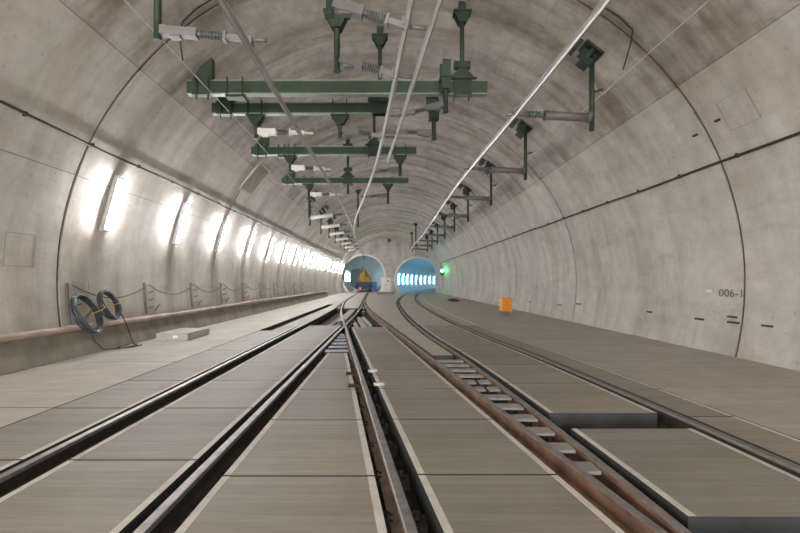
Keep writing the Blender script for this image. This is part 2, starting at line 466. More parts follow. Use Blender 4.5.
# ------------------------------------------------------------------ running rails
def rail_prof():
    return [(-.075,-.172),(.075,-.172),(.075,-.162),(.010,-.138),(.010,-.045),(.036,-.034),(.036,-.004),(.028,0),(-.028,0),(-.036,-.004),(-.036,-.034),(-.010,-.045),(-.010,-.138),(-.075,-.162)]
RM = [1,1,1,1,1,1,0,0,0,1,1,1,1,1]
RM[5] = 0
def rail(fx, y0, y1, web, label, plates=True, pl_to=9.5):
    o = MB().sweep(rail_prof(), [(fx(y), y, 0) for y in ysamp(y0, y1)], RM).build('rail', [M['head'], M[web]])
    tag(o, label, 'rail')
    if plates:
        y = .9
        while y < pl_to:
            m_ = MB(); x = fx(y)
            m_.box((x, y, (-.172+ZB)/2-.001), (.36, .17, -.172-ZB-.004))
            for s in (-1, 1):
                m_.tube([(x+s*.05, y-.03, -.155), (x+s*.10, y-.05, -.135), (x+s*.145, y-.02, -.15), (x+s*.145, y+.02, -.15), (x+s*.10, y+.05, -.135), (x+s*.05, y+.03, -.155)], .008, 6)
                m_.tube([(x+s*.115, y, -.175), (x+s*.115, y, -.115)], .018, 6)
            m_.build('base_plate', M['plate'], o)
            y += .6
    return o
rail(R1, PY0, 112, 'web', 'leftmost rail, dark steel with bright head, running to the left tunnel')
rail(R2, PY0, 33.5, 'web', 'second rail from the left, dark sides, meeting the central rail at the frog')
rail(R3, PY0, 33.5, 'tan', 'central rail with tan side, slanting from bottom centre to the frog')
rail(R4, 1.5, 34.8, 'rust', 'rusty left rail of the close pair, its rust side facing the ladder of plates')
rail(R5, PY0, 112, 'rust', 'rusty right rail of the close pair beside the ladder of plates')
rail(R6, PY0, 112, 'web', 'rightmost rail, grey head in a narrow groove along the right walkway')
rail(R2, 35, 112, 'web', 'distant right rail of the left track leading under the wagon', False)

# ladders of steel plates between converging rails
plates = [7.46-.39*i for i in range(12)][::-1]; k = 0
n = len(plates)
for k, y in enumerate(plates):
    a, b = R4(y)+.05, R5(y)-.05
    if b-a < .08: continue
    m_ = MB(); z = -.035
    if k in (6, 7):
        mid = (a+b)/2
        m_.box(((a+mid)/2-.01, y, z), (mid-a-.03, .17, .025)); m_.box(((b+mid)/2+.01, y, z), (b-mid-.03, .17, .025))
    else: m_.box(((a+b)/2, y, z), (b-a, .17, .025))
    m_.box(((a+b)/2, y+.05, (z+ZB)/2), (b-a-.04, .04, z-ZB-.004), 1)
    tag(m_.build('tie_plate', [M['tie'], M['plate']]), f'grey steel tie plate, {ORD[k]} rung up the ladder between the two rusty rails' if k else 'grey steel tie plate, lowest rung of the ladder between the two rusty rails', 'tie plate', 'tie plates between the rusty rails')
y = 8.6; k = 0
while y < 12.6:
    a, b = R2(y)+.09, R3(y)-.09
    if b-a < .06: break
    z = -.04; m_ = MB().box(((a+b)/2, y, z), (b-a, .2, .02))
    m_.box(((a+b)/2, y+.06, (z+ZB)/2), (b-a-.03, .04, z-ZB-.004), 1)
    m_.tube([((a+b)/2, y-.05, z), ((a+b)/2, y-.05, z+.035)], .014, 6)
    tag(m_.build('tie_plate', [M['tieblue'], M['plate']]), f'bluish steel tie plate, {ORD[k]} rung in the wedge just before the frog', 'tie plate', 'tie plates before the frog')
    y += .52; k += 1
# frog casting where the two rails cross
m_ = MB(); strip(m_, off(R3, -.16), off(R2, .16), 13.2, 15.6, ZB+.004, -.06)
tag(m_.build('frog_plate', M['web']), 'dark steel plate under the crossing frog of the two rails', 'frog plate')
# bars in the open switch pit
for k, (fx, d, y0, y1, w) in enumerate([(R3, .33, 13.6, 16.6, .13), (R3, .62, 13.6, 17.2, .14), (R3, .86, 14.2, 17.4, .12)]):
    m_ = MB(); strip(m_, off(fx, d), off(fx, d+w), y0, y1, ZB+.035, -.07)
    tag(m_.build('pit_bar', M['block']), f'pale concrete bar, {["left","middle","right"][k]} of three in the open switch pit right of the frog', 'bar', 'bars in the right switch pit')
for k, (d, y0, y1) in enumerate([(.80, 13.7, 16.2), (1.0, 13.7, 17.2)]):
    m_ = MB(); strip(m_, off(R1, d), off(R1, d+.1), y0, y1, ZB+.035, -.1)
    tag(m_.build('pit_bar', M['kerb']), f'brown bar, {["left","right"][k]} of two in the open switch pit left of the frog', 'bar', 'bars in the left switch pit')
m_ = MB(); strip(m_, off(R2, -.55), off(R2, -.24), 15.5, 21.5, ZB+.035, -.04)
tag(m_.build('pit_block', M['block']), 'pale concrete wedge in the switch pit just left of the frog', 'block')

# short drain stubs poking out at the slab edges along the central rail
for y, nm in ((5.53, 'dark drain stub on the slab edge left of the central rail, nearer of two'), (6.26, 'dark drain stub on the slab edge left of the central rail, farther of two')):
    x = R3(y)-.14
    tag(MB().tube([(x-.09, y, .012), (x+.06, y, .005)], .026, 10).build('drain_stub', M['web']), nm, 'pipe stub', 'dark drain stubs')
for y, nm in ((5.60, 'pale drain stub on the slab edge right of the central rail, nearer of two'), (6.45, 'pale drain stub on the slab edge right of the central rail, farther of two')):
    x = R3(y)+.19
    tag(MB().tube([(x-.06, y, .005), (x+.09, y, .012)], .026, 10).build('drain_stub', M['edge']), nm, 'pipe stub', 'pale drain stubs')

# ------------------------------------------------------------------ lamps on the left wall
def light_t(z):     # wall angle at height z above the eye
    return -math.degrees(math.acos(max(-1, min(1, z/B))))
def make_light(loc, label, tube, group):
    t = thing('wall_light', loc, label, 'light', group)
    p0, p1 = Vector((-6.29, 0, 1.13)), Vector((-5.94, 0, 2.33)); base = Vector((-6.15, 0, 1.73))
    n = Vector(((p1-p0).z, 0, -(p1-p0).x)).normalized()
    L = Vector(loc)
    m_ = MB(); a, b = p0-base+L, p1-base+L
    m_.bar(a+n*.075, b+n*.06, .10, .11)
    m_.build('housing', M['house'], t)
    m_ = MB(); m_.tube([a+n*.150+(b-a)*.03, a+n*.150+(b-a)*.97], .03, 12, 0, False); m_.build('tube', tube, t)
    m_ = MB()
    for q in (.03, .97): m_.tube([a+n*.150+(b-a)*(q-.022), a+n*.150+(b-a)*(q+.022)], .036, 10)
    m_.build('end_cap', M['house'], t)
    return t
LZ = 1.73+H
k = 0
proto = None
for i in list(range(-7, -2))+list(range(16)):
    y = 8.72+2.92*i
    if y > 53: break
    if i < 0: lab = 'added unseen wall light on the left wall behind the camera'  # unseen lamps added behind the camera for extra light
    else: lab = f'upright glowing wall light, {ORD[i]} from the camera along the left wall'
    g = 'lights along the left wall' if i >= 0 else 'added unseen lights on the left wall'
    if proto is None: proto = make_light((-6.15, y, LZ), lab, M['tube'], g)
    else: copy_tree(proto, (-6.15, y, LZ), lab, g)
# lamps inside the bored tunnels
def tlight(side, y, label, mat, group):
    cx, cz, r = PORT[side]; fc = (Lc, Rc)[side]
    x0 = fc(y)+(cx-fc(YEND)); s = -1
    p = [(x0+s*(r-.10)*cos(a), y, cz+(r-.10)*sin(a)) for a in (-.22, .05, .32)]
    t = thing('tunnel_light', p[0], label, 'light', group)
    MB().tube(p, .06, 8).build('tube', mat, t)
    q = [(x0+s*(r-.02)*cos(a), y, cz+(r-.02)*sin(a)) for a in (-.24, .05, .34)]
    MB().tube(q, .05, 6).build('housing', M['house'], t)
for i in range(9): tlight(1, 58+4.2*i, f'blue-lit wall light, {ORD[i]} inside the right tunnel', M['tubeblue'], 'lights inside the right tunnel')
for i in range(14): tlight(0, 60.5+3.6*i, f'cool wall light, {ORD[i]} inside the left tunnel beside the wagon', M['tubecool'], 'lights inside the left tunnel')

# ------------------------------------------------------------------ conductor rails under the crown
ZR = H+3.65         # top of conductor rail
Ax = curve([(-6,-2.15),(10,-2.15),(18,-2.17),(25,-2.34),(32,-2.64),(42,-2.98),(50,-3.22),(56,-3.5),(66,-3.95),(80,-5.0)])
Bx = curve([(-6,1.42),(5.18,.31),(9,-.03),(12,-.33),(17,-1.0),(21.8,-1.70),(28,-2.38),(33,-2.74)])
Cx = curve([(-6,1.77),(5.18,.67),(12,0.0)])
Dx = curve([(-6,2.87),(5,2.80),(8,2.75),(14.3,2.58),(22,2.63),(29,2.68),(44,2.58),(50,2.95),(56,3.7),(66,5.6),(80,9.2)])
CP = [(-.046,0),(.046,0),(.046,-.016),(.030,-.020),(.026,-.075),(.012,-.105),(-.012,-.105),(-.026,-.075),(-.030,-.020),(-.046,-.016)]
def conductor(fx, y0, y1, label, tail=None):
    path = [(fx(y), y, ZR) for y in ysamp(y0, y1)]
    if tail: path += tail
    o = MB().sweep(CP, path).build('conductor_rail', M['alu']); tag(o, label, 'overhead rail')
    q = MB().sweep([(-.006,-.100),(.006,-.100),(.006,-.118),(-.006,-.118)], path).build('contact_wire', M['galv'], o)
conductor(Ax, -6, 80, 'aluminium overhead conductor rail on the left, ending above the left tunnel mouth')
conductor(Bx, -6, 33, 'long curved aluminium conductor rail in the middle, bending left to the far end')
conductor(Cx, -6, 12, 'short aluminium conductor rail right of the middle one, ending below the third beam')
conductor(Dx, -6, 80, 'straight aluminium overhead conductor rail on the right, running to the right tunnel')

# ------------------------------------------------------------------ green beams across the vault
ZBM = H+4.32        # beam axis height
def zceil(x): return ZC+B*math.sqrt(max(0, 1-((x-XC)/A)**2))
def ubolts(m_, x, y, h, d=.14):
    for dx in (-.17, .17):
        m_.box((x+dx, y-d/2-.010, ZBM), (.022, .022, h+.16)); m_.box((x+dx, y+d/2+.010, ZBM), (.022, .022, h+.16))
        m_.box((x+dx, y, ZBM+h/2+.03), (.022, d+.045, .022))
def hanger(m_, x, y, z0, z1, r=.05):
    """ceiling rod with fan-shaped head plate and a bolted collar"""
    m_.tube([(x, y, z0), (x, y, z1-.05)], r, 10)
def fan(m_, x, y, ztop, w=.30, h=.28, up=True):
    zt, zb = (ztop, ztop-h) if up else (ztop, ztop+h)
    for dy in (-.09, .09):
        vs = [(x-w, y+dy-.012, zt), (x+w, y+dy-.012, zt), (x+.07, y+dy-.012, zb), (x-.07, y+dy-.012, zb),
              (x-w, y+dy+.012, zt), (x+w, y+dy+.012, zt), (x+.07, y+dy+.012, zb), (x-.07, y+dy+.012, zb)]
        m_.add(vs, [(0,1,2,3),(7,6,5,4),(0,4,5,1),(1,5,6,2),(2,6,7,3),(3,7,4,0)])
    m_.box((x, y, zt+(-.02 if up else .02)), (2*w, .26, .04))
    m_.box((x, y, (zt+zb)/2), (.03, .22, h))
BEAMS = [(8.92, -4.46, 2.20, .29, 1.65, ZBM+.15, 'nearest green steel beam, longest, spanning from the left wall past the middle rails'),
         (9.99, -4.38, .02, .26, -.20, ZBM+.14, 'second green steel beam, close behind the longest beam'),
         (13.2, -4.50, .93, .26, -.46, ZBM+.14, 'third green steel beam from the camera, in mid tunnel'),
         (17.07, -4.52, .87, .24, -1.71, H+3.75, 'farthest green steel beam, fourth across the tunnel')]
for (y, x0, x1, h, hx, hz0, lab) in BEAMS:
    t = thing('cross_beam', ((x0+x1)/2, y, ZBM-h/2), lab, 'beam', 'green beams across the vault')
    m_ = MB(); xm = (x0+x1)/2
    m_.box((xm, y, ZBM), (x1-x0, .125, h-.03))
    m_.build('box_girder', M['green'], t)
    m_ = MB(); m_.box((xm, y, ZBM-h/2+.0), (x1-x0, .14, .03)); m_.box((xm, y, ZBM+h/2), (x1-x0, .14, .025))
    q = m_.build('flange', M['gflange'], t); q['label'] = 'bottom flange, green paled with painted lamp light'
    # wall bracket at the left end
    m_ = MB(); xe = x0+.32; zc = zceil(xe)
    vs = [(xe-.20, y-.09, ZBM+h/2-.01), (xe+.24, y-.09, ZBM+h/2-.01), (xe+.24, y-.09, zceil(xe+.24)+.02), (xe+.02, y-.09, zceil(xe+.02)+.02)]
    vs += [(a, b+.18, c) for a, b, c in vs]
    m_.add(vs, [(0,1,2,3),(7,6,5,4),(0,4,5,1),(1,5,6,2),(2,6,7,3),(3,7,4,0)])
    m_.box((xe, y, ZBM), (.40, .17, h+.05))
    m_.tube([(xe-.08, y-.11, ZBM-h/2-.16), (xe-.08, y-.11, ZBM+h/2+.05)], .02, 6)
    m_.tube([(xe+.18, y-.11, ZBM-h/2-.16), (xe+.18, y-.11, ZBM+h/2+.05)], .02, 6)
    m_.build('wall_bracket', M['green'], t)
    # end clamp bolts
    m_ = MB(); ubolts(m_, xe+.75, y, h); m_.box((xe+.75, y, ZBM-h/2-.06), (.40, .2, .05)); m_.build('u_bolt', M['dgreen'], t)
    # ceiling hanger
    m_ = MB(); zt = zceil(hx)+.02; zf = zceil(hx)-.2; m_.box((hx, y, zt-.12), (.16, .16, .24)); hanger(m_, hx, y, hz0, zt, .05); m_.build('hanger_pole', M['dgreen'], t)
    m_ = MB(); fan(m_, hx, y, zf, .20, .26); m_.build('ceiling_plate', M['dgreen'], t)
    m_ = MB(); fan(m_, hx, y, ZBM+h/2+.01, .30, .25, False); m_.box((hx, y, ZBM+h/2+.36), (.36, .14, .14))
    m_.box((hx, y, ZBM), (.40, .18, h+.03)); ubolts(m_, hx, y, h+.05, .18)
    m_.build('clamp', M['dgreen'], t)

# ------------------------------------------------------------------ drop poles with insulators carrying the conductor rails
def ribbed(m_, p0, p1, r0, r1, n):
    p0, p1 = Vector(p0), Vector(p1); pts = []; rs = []
    for i in range(n):
        for f, r in ((.0, r0), (.25, r1), (.5, r1), (.75, r0)):
            pts.append(p0+(p1-p0)*((i+f)/n)); rs.append(r)
    pts.append(p1); rs.append(r0)
    return m_.tube(pts, rs, 12)
def support(y, xp, zatt, zbot, ztop, fx, label, top='beam', bh=.28, boxr=.07, pr=.055, light=False):
    xr = fx(y); s = 1 if xr > xp else -1; L = abs(xr-xp)
    t = thing('insulator_support', (xp, y, zbot), label, 'insulator', 'hanging insulator supports')
    m_ = MB().tube([(xp, y, zbot), (xp, y, ztop)], pr, 12)
    m_.tube([(xp, y, zbot-.012), (xp, y, zbot)], pr+.012, 12)
    m_.build('drop_pole', M['dgreen'], t)
    if top == 'beam':
        m_ = MB(); ubolts(m_, xp, y, bh); fan(m_, xp, y, ZBM-bh/2-.03, .22, .24); m_.build('pole_clamp', M['dgreen'], t)
    elif top == 'ceiling':
        m_ = MB(); fan(m_, xp, y, zceil(xp)-.02, .22, .28); m_.build('ceiling_plate', M['dgreen'], t)
    elif top == 'flange':
        m_ = MB(); fan(m_, xp, y, H+4.74, .22, .30); m_.build('pole_clamp', M['green'], t)
        m_ = MB(); fan(m_, xp, y, zceil(xp)-.02, .22, .28); m_.build('ceiling_plate', M['dgreen'], t)
    z1 = ZR+.08 if fx is Ax else ZR-.02
    def P(f): return Vector((xp+(xr-xp)*f, y, zatt+(z1-zatt)*max(0, (f-.1)/.9)))
    b0 = .045/L*1.2
    m_ = MB()
    m_.bar(P(b0), P(.42), boxr*2, boxr*2)
    m_.bar(P(.40), P(.44), boxr*2.15, boxr*2.15); m_.tube([P(.43), P(.48)], boxr*.5, 8)
    m_.bar(P(b0), P(b0+.07), boxr*2.1, boxr*2.1)
    m_.box(P(.2)+Vector((0, 0, -boxr-.02)), (.16, .10, .05))
    m_.build('arm_box', M['white' if light else ('galv' if fx is Ax else 'arm')], t)
    m_ = MB(); ribbed(m_, P(.47), P(.73), boxr*.42, boxr*.95, 7); m_.build('insulator', M['sheds'], t)
    m_ = MB(); m_.bar(P(.73), P(.765), boxr*2.0, boxr*2.2)
    m_.bar(P(.765), P(1.0), boxr*1.1, boxr*1.2); m_.box(Vector((xr, y, ZR+.05)), (.13, .12, .12))
    m_.tube([P(1.0), P(1.0)+Vector((s*.28, 0, -.02))], .03, 8)
    m_.build('end_clamp', M['white' if light else 'galv'], t)
    return t
support(6.15, -3.54, H+3.86, H+3.72, zceil(-3.54), Ax, 'hanging insulator support at top left, ribbed insulator to the left conductor rail', 'ceiling', boxr=.062)
support(5.70, -.83, H+3.95, H+3.80, zceil(-.83), Bx, 'hanging insulator support cut by the top edge, left of the middle rails', 'ceiling', boxr=.07)
support(7.05, -.90, H+3.92, H+3.72, zceil(-.90), Bx, 'hanging insulator support under a green fan plate, just before the nearest beam', 'flange', boxr=.07)
t = support(8.70, 1.25, H+3.86, H+3.70, H+4.60, Cx, 'hanging insulator support in front of the right end of the nearest beam', 'none', boxr=.06)
m_ = MB(); fan(m_, 1.25, 8.70, H+4.45, .13, .28); m_.box((1.27, 8.68, H+4.63), (.17, .10, .38)); m_.box((1.16, 8.72, H+4.58), (.06, .10, .30)); m_.box((1.25, 8.75, H+4.30), (.22, .06, .30))
m_.build('pole_clamp', M['green'], t)
t = support(9.70, 1.11, H+3.62, H+3.46, H+4.40, Cx, 'hanging insulator support just behind the right end of the nearest beam', 'none', boxr=.06)
m_ = MB(); m_.box((1.07, 9.40, H+4.32), (.20, .66, .16)); m_.box((1.0, 9.12, H+4.32), (.26, .06, .52)); m_.box((1.11, 9.70, H+4.15), (.24, .2, .45)); m_.build('pole_clamp', M['dgreen'], t)
support(9.99, -3.30, H+3.75, H+3.58, ZBM-.13, Ax, 'hanging insulator support below the left part of the second beam', 'beam', light=True)
support(9.99, -1.20, H+3.80, H+3.60, ZBM-.13, Bx, 'hanging insulator support below the middle of the second beam', 'beam')
support(13.2, -3.23, H+3.78, H+3.62, ZBM-.13, Ax, 'hanging insulator support below the left part of the third beam', 'beam', light=True)
support(13.2, .40, H+3.72, H+3.52, ZBM-.13, Bx, 'hanging insulator support below the right end of the third beam', 'beam')
support(17.07, -3.37, H+3.75, H+2.75, ZBM-.12, Ax, 'hanging insulator support below the left part of the farthest beam', 'beam', .25, light=True)
support(17.07, 0.0, H+3.72, H+3.35, ZBM-.12, Bx, 'hanging insulator support below the right part of the farthest beam', 'beam', .25)
t = thing('drop_pole', (-1.95, 26, H+3.55), 'thin dark pole hanging from the crown beyond the farthest beam', 'pole')
m_ = MB().tube([(-1.95, 26, H+3.55), (-1.95, 26, zceil(-1.95))], .06, 8); m_.build('pole', M['dgreen'], t)
m_ = MB(); fan(m_, -1.95, 26, zceil(-1.95)-.01, .22, .26); m_.build('ceiling_plate', M['dgreen'], t)
m_ = MB(); m_.bar((-2.27, 26, ZR+.05), (-1.95, 26, ZR+.05), .1, .1); m_.build('clamp', M['galv'], t)
for i, (y, x) in enumerate(((40, 2.78), (47, 2.82))):
    t = thing('drop_pole', (x, y, H+3.6), f'dark pole from crown to right conductor rail, {"nearer" if i == 0 else "farther"} of two at the far end', 'pole', 'far drop poles')
    m_ = MB().tube([(x, y, H+3.55), (x, y, zceil(x))], .07, 8); m_.build('pole', M['dgreen'], t)
    m_ = MB(); fan(m_, x, y, zceil(x)-.01, .25, .3); m_.build('ceiling_plate', M['dgreen'], t)

# side cantilevers: ceiling pole, grey tube arm, insulator
def cantilever(y, xp, zb, za, fx, label, group, mat, r=.09):
    xr = fx(y); s = 1 if xr > xp else -1; zc = zceil(xp); tdeg = math.degrees(math.asin((xp-XC)/A)); n = wn(tdeg)
    t = thing('cantilever', (xp, y, zb), label, 'cantilever', group)
    m_ = MB().tube([(xp, y, zb), (xp, y, zc-.02)], .055, 10); m_.build('pole', M['dgreen'], t)
    m_ = MB(); u = Vector((cos(rad(tdeg)), 0, -sin(rad(tdeg)))); p = wp(tdeg, y)
    R = Matrix((u, Vector((0, 1, 0)), -n)).transposed()
    m_.box(p+n*.02, (.46, .38, .06), 0, R); m_.box(p+n*.16, (.08, .28, .26), 0, R); m_.box(p+n*.16, (.36, .05, .26), 0, R)
    m_.box(p+n*.30+Vector((-.02*s, 0, -.02)), (.24, .24, .16), 0, R)
    m_.box(p-u*.38*(1 if xp > 0 else -1)+n*.16, (.20, .30, .22), 0, R)
    m_.build('ceiling_plate', M['dgreen'], t)
    P = lambda f: Vector((xp+(xr-xp)*f, y, za+((ZR+.07 if xp < 0 else ZR-.03)-za)*f))
    m_ = MB().tube([P(.03), P(.62)], r, 10); m_.tube([P(.02), P(.06)], r*1.25, 10); m_.tube([P(.59), P(.62)], r*1.2, 10); m_.build('arm', M[mat], t)
    m_ = MB(); ribbed(m_, P(.63), P(.87), .04, .075, 6); m_.build('insulator', M['sheds'], t)
    m_ = MB(); m_.tube([P(.86), P(1.0)], .05, 8); m_.box((xr, y, ZR+.04), (.12, .12, .09)); m_.tube([P(1), P(1)+Vector((s*.2, 0, -.03))], .03, 6); m_.build('end_clamp', M['galv'], t)
    m_ = MB().tube([(xp+.05, y-.02, za+.55), (xp+.22, y-.02, za+.60)], .025, 6); m_.build('side_bolt', M['dgreen'], t)
    return t
ry = [8.6, 12.75, 17.0, 21.5, 25.9, 30.3, 34.7, 39.1, 43.5]
for i, y in enumerate([4.5]+ry):
    lab = f'cantilever arm on a ceiling pole, {ORD[i-1]} along the right conductor rail' if i else 'cantilever arm of the right conductor rail above the top edge of the view'
    cantilever(y, 4.38 if i < 4 else 4.30, H+3.25, H+3.53, Dx, lab, 'right cantilevers', 'arm')
for i, y in enumerate([21.8, 25.6, 29.4, 33.2, 37.0, 40.8, 44.6]):
    cantilever(y, -4.25-.04*i, H+3.05 if i < 2 else H+3.2, H+3.50, Ax, f'white cantilever arm, {ORD[i]} along the left conductor rail past the beams', 'left cantilevers', 'white', .10)

# ------------------------------------------------------------------ long cables and wires
def line(name, pts, r, mat, label, cat, seg=6):
    return tag(MB().tube(pts, r, seg).build(name, M[mat]), label, cat)
ysl = [-6+2*i for i in range(31)]
o = line('wall_cable', [(-5.73, y, H+2.65+.02*sin(y*1.3)) for y in ysl], .022, 'black', 'black cable clipped high along the left wall above the lights', 'cable')
m_ = MB()
for y in [2+1.45*i for i in range(30)]: m_.box((-5.78, y, H+2.67), (.10, .03, .07))
q = m_.build('clips', M['black'], o); q['kind'] = 'stuff'
o = line('wall_cable', [(6.38, y, H+2.305+.012*sin(y*1.1)) for y in ysl], .024, 'black', 'black cable clipped along the upper right wall', 'cable')
m_ = MB()
for y in [3+1.45*i for i in range(30)]: m_.box((6.42, y, H+2.33), (.09, .03, .07))
q = m_.build('clips', M['black'], o); q['kind'] = 'stuff'
line('earth_wire', [(-3.93, y, H+4.21) for y in ysl[:17]], .010, 'rope', 'thin pale wire stretched in front of the left beam ends', 'wire')
line('earth_wire', [(4.90, y, H+4.30) for y in ysl[:16]], .010, 'rope', 'thin pale wire stretched along the right side of the vault', 'wire')
line('thin_cable', [(wp(-71, y, .02).x, y, wp(-71, y, .02).z-.035*max(0, y-6)*.0) for y in ysl[:11]], .005, 'brown', 'thin brownish line along the left wall below the black cable', 'cable')
line('bonding_cable', [(-3.15, 7.5, H+5.40), (-3.6, 7.54, H+5.16), (-3.88, 7.58, H+4.95), (-3.95, 7.6, H+4.80), (-3.94, 7.6, H+4.50), (-3.91, 7.62, H+4.22)], .014, 'black', 'bent black bonding cable looping down behind the top left insulator', 'cable')
line('bonding_cable', [(3.95, 7.5, H+5.22), (4.35, 7.52, H+4.98), (4.62, 7.55, H+4.76), (4.68, 7.7, H+4.62), (4.76, 8.1, H+4.30)], .014, 'black', 'bent black bonding cable hanging beside the right conductor rail at the top', 'cable')
line('bonding_cable', [(4.58, 9.0, H+4.75), (4.66, 9.0, H+4.35), (4.85, 9.0, H+4.22), (5.0, 9.0, H+4.38)], .012, 'rope', 'pale looped cable at the head of the nearest right cantilever pole', 'cable')

# pipe on the kerb, with struts and festooned cable
line('wall_pipe', [(-6.13, y, .535+.02*sin(y*.4)) for y in ysl[:24]], .058, 'pipe', 'long pinkish pipe lying on the kerb along the left wall', 'pipe', 12)
sy = [7.93, 10.45, 12.9, 15.2, 17.5, 19.9, 22.3, 24.7, 27.1, 29.5]
def make_strut(y, label):
    t = thing('wall_strut', (-6.36, y, .60), label, 'strut', 'struts on the left wall')
    pts = [wp(-math.degrees(math.acos((z-H)/B)), y, .03) for z in (.60, .9, 1.2, 1.42)]
    m_ = MB()
    for a, b in zip(pts[:-1], pts[1:]): m_.bar(a, b, .035, .05)
    m_.build('channel', M['brown'], t)
    for z in (.75, .95, 1.15): MB().tube([(-6.34, y+.14, z), (-6.24, y+.22, z+.05)], .016, 6).build('peg', M['brown'], t)
    MB().tube([(-6.30, y+.34, .66), (-6.22, y+.46, .84)], .02, 6).build('peg', M['brown'], t)
    return t
st = make_strut(sy[0], 'brown cable strut with pegs behind the left cable coil')
for i, y in enumerate(sy[1:]):
    copy_tree(st, (-6.36, y, .60), f'brown cable strut with pegs on the left wall, {ORD[i]} beyond the two cable coils')
pts = []
for a, b in zip(sy[:-1], sy[1:]):
    for i in range(8):
        f = i/8; pts.append((-6.26, a+(b-a)*f, 1.38-.55*(4*f*(1-f))*.55))
line('hanging_cable', pts, .014, 'brown', 'thin dark cable sagging from strut to strut along the left wall', 'cable')

# two cable coils hung over the pipe
def coil(cx, cy, cz, r, tilt, lean, yaw, turns, label, tailpts, seed):
    rnd = random.Random(seed); t = thing('cable_coil', (cx, cy, cz-r), label, 'cable coil', 'cable coils on the pipe')
    R = Matrix.Rotation(yaw, 3, 'Z') @ Matrix.Rotation(lean, 3, 'X') @ Matrix.Rotation(tilt, 3, 'Y')
    pts = []; n = 36
    for k in range(turns*n):
        a = 2*pi*k/n; j = k//n
        d = (k/n/turns-.5)*.10; rr = r+.026*sin(j*2.4)+.012*sin(a*2+j)
        pts.append(Vector((cx, cy, cz)) + R @ Vector((d+.012*sin(3*a+j), rr*cos(a)*.95, rr*sin(a))))
    MB().tube(pts, .0155, 6).build('cable_turns', M['coil'], t)
    MB().tube(tailpts, .012, 6).build('cable_tail', M['black'], t)
    m_ = MB(); b = Vector((cx, cy, cz)) + R @ Vector((0, r, 0)); R2 = R
    ring = [b + R @ Vector((.10*cos(q), .075*sin(q), -.02)) for q in [2*pi*i/10 for i in range(11)]]
    m_.tube(ring, .010, 5); m_.tube([ring[0], ring[0]+Vector((.05, .05, .07))], .009, 5)
    q = m_.build('yellow_tie', M['yellow'], t); q['label'] = 'yellow tie'
coil(-6.02, 8.0, H-.64, .41, rad(-24), rad(4), rad(14), 11, 'dark cable coil on the left, hanging lowest over the pipe with a yellow tie',
     [(-5.95, 8.0, .42), (-5.93, 8.12, .22), (-5.9, 8.3, .04), (-5.8, 8.6, .012), (-5.7, 9.0, .012), (-5.8, 9.25, .012), (-5.95, 9.1, .015), (-5.92, 8.75, .012), (-5.75, 8.65, .015), (-5.62, 8.8, .012), (-5.6, 9.1, .012)], 3)
coil(-6.10, 8.76, H-.50, .31, rad(-20), rad(4), rad(8), 11, 'dark cable coil on the right, standing on the pipe beside the lower coil',
     [(-5.98, 8.95, .75), (-5.97, 9.12, .5), (-5.94, 9.2, .25), (-5.9, 9.25, .06), (-5.8, 9.15, .012), (-5.6, 9.0, .012)], 5)

# loose concrete block on the walkway
m_ = MB(); strip(m_, con(-5.76), con(-4.98), 9.93, 11.15, ZT+.001, ZT+.175, 0, 3)
o = m_.build('cover_slab', M['block']); tag(o, 'loose pale concrete cover slab lying on the left walkway past the coils', 'concrete slab')
MB().box((-5.28, 9.926, .08), (.12, .012, .06)).build('end_mark', M['white'], o)

# ------------------------------------------------------------------ things along the right wall
t = thing('grit_box', (5.18, 17.5, ZT), 'small bright orange box on a low stand at the foot of the right wall', 'box')
m_ = MB().box((5.18, 17.6, .44), (.44, .44, .55)); m_.build('body', M['orange'], t)
MB().box((4.965, 17.59, .44), (.03, .43, .54)).build('side_panel', M['yellow'], t)
MB().box((5.18, 17.6, .73), (.48, .48, .04)).build('lid', M['orange'], t)
for dx in (-.17, .17):
    for dy in (-.17, .17): MB().box((5.18+dx, 17.6+dy, .085), (.05, .05, .19)).build('leg', M['galv'], t)
MB().box((5.18, 17.6, .03), (.62, .5, .04)).build('base_tray', M['galv'], t)
m_ = MB()
for i in range(7): m_.box((5.0+random.uniform(-.3, .3), 30+random.uniform(-.2, .2), ZT+.055+.02*i), (.45, .4, .08))
tag(m_.build('mat_pile', M['dark']), 'small dark pile of mats on the floor far along the right wall', 'pile')
# wall anchors
def on_right(px, py):
    """right-wall point seen at a photo pixel"""
    r = (px-388)/(282-py+1e-6)
    lo, hi = 20., 103.
    for _ in range(60):
        m = (lo+hi)/2; w = wp(m, 0)
        ang = math.atan2(w.x, w.z-H); tgt = math.atan2(px-388, 282-py)
        if ang < tgt: lo = m
        else: hi = m
    w = wp(lo, 0); return lo, 400*w.x/(px-388)
for (px, py, ln) in ((700, 319, .22), (733, 317, .2), (734, 322.5, .25), (768, 326, .2), (650, 312, .16), (579, 304, .3), (560, 305, .3), (530, 302, .3), (523, 122, .1), (696, 135, .1), (718, 120, .1)):
    t_, y = on_right(px, py); w = wp(t_, y, .012)
    tag(MB().box(w, (.05, ln, .035)).build('anchor_stub', M['dark']), 'small dark anchor stub set in the concrete of the right wall', 'anchor', 'anchor stubs on the right wall')
t_, y = on_right(709, 291); w = wp(t_, y, .008)
tag(MB().box(w, (.02, .13, .06)).build('wall_plaque', M['white']), 'small white plaque on the right wall beside the stencilled number', 'plaque')
def left_t(px, py):
    lo, hi = 20., 103.
    for _ in range(60):
        m = (lo+hi)/2; w = wp(-m, 0); ang = math.atan2(-w.x, w.z-H); tgt = math.atan2(388-px, 282-py)
        if ang < tgt: lo = m
        else: hi = m
    w = wp(-lo, 0); return -lo, 400*-w.x/(388-px)
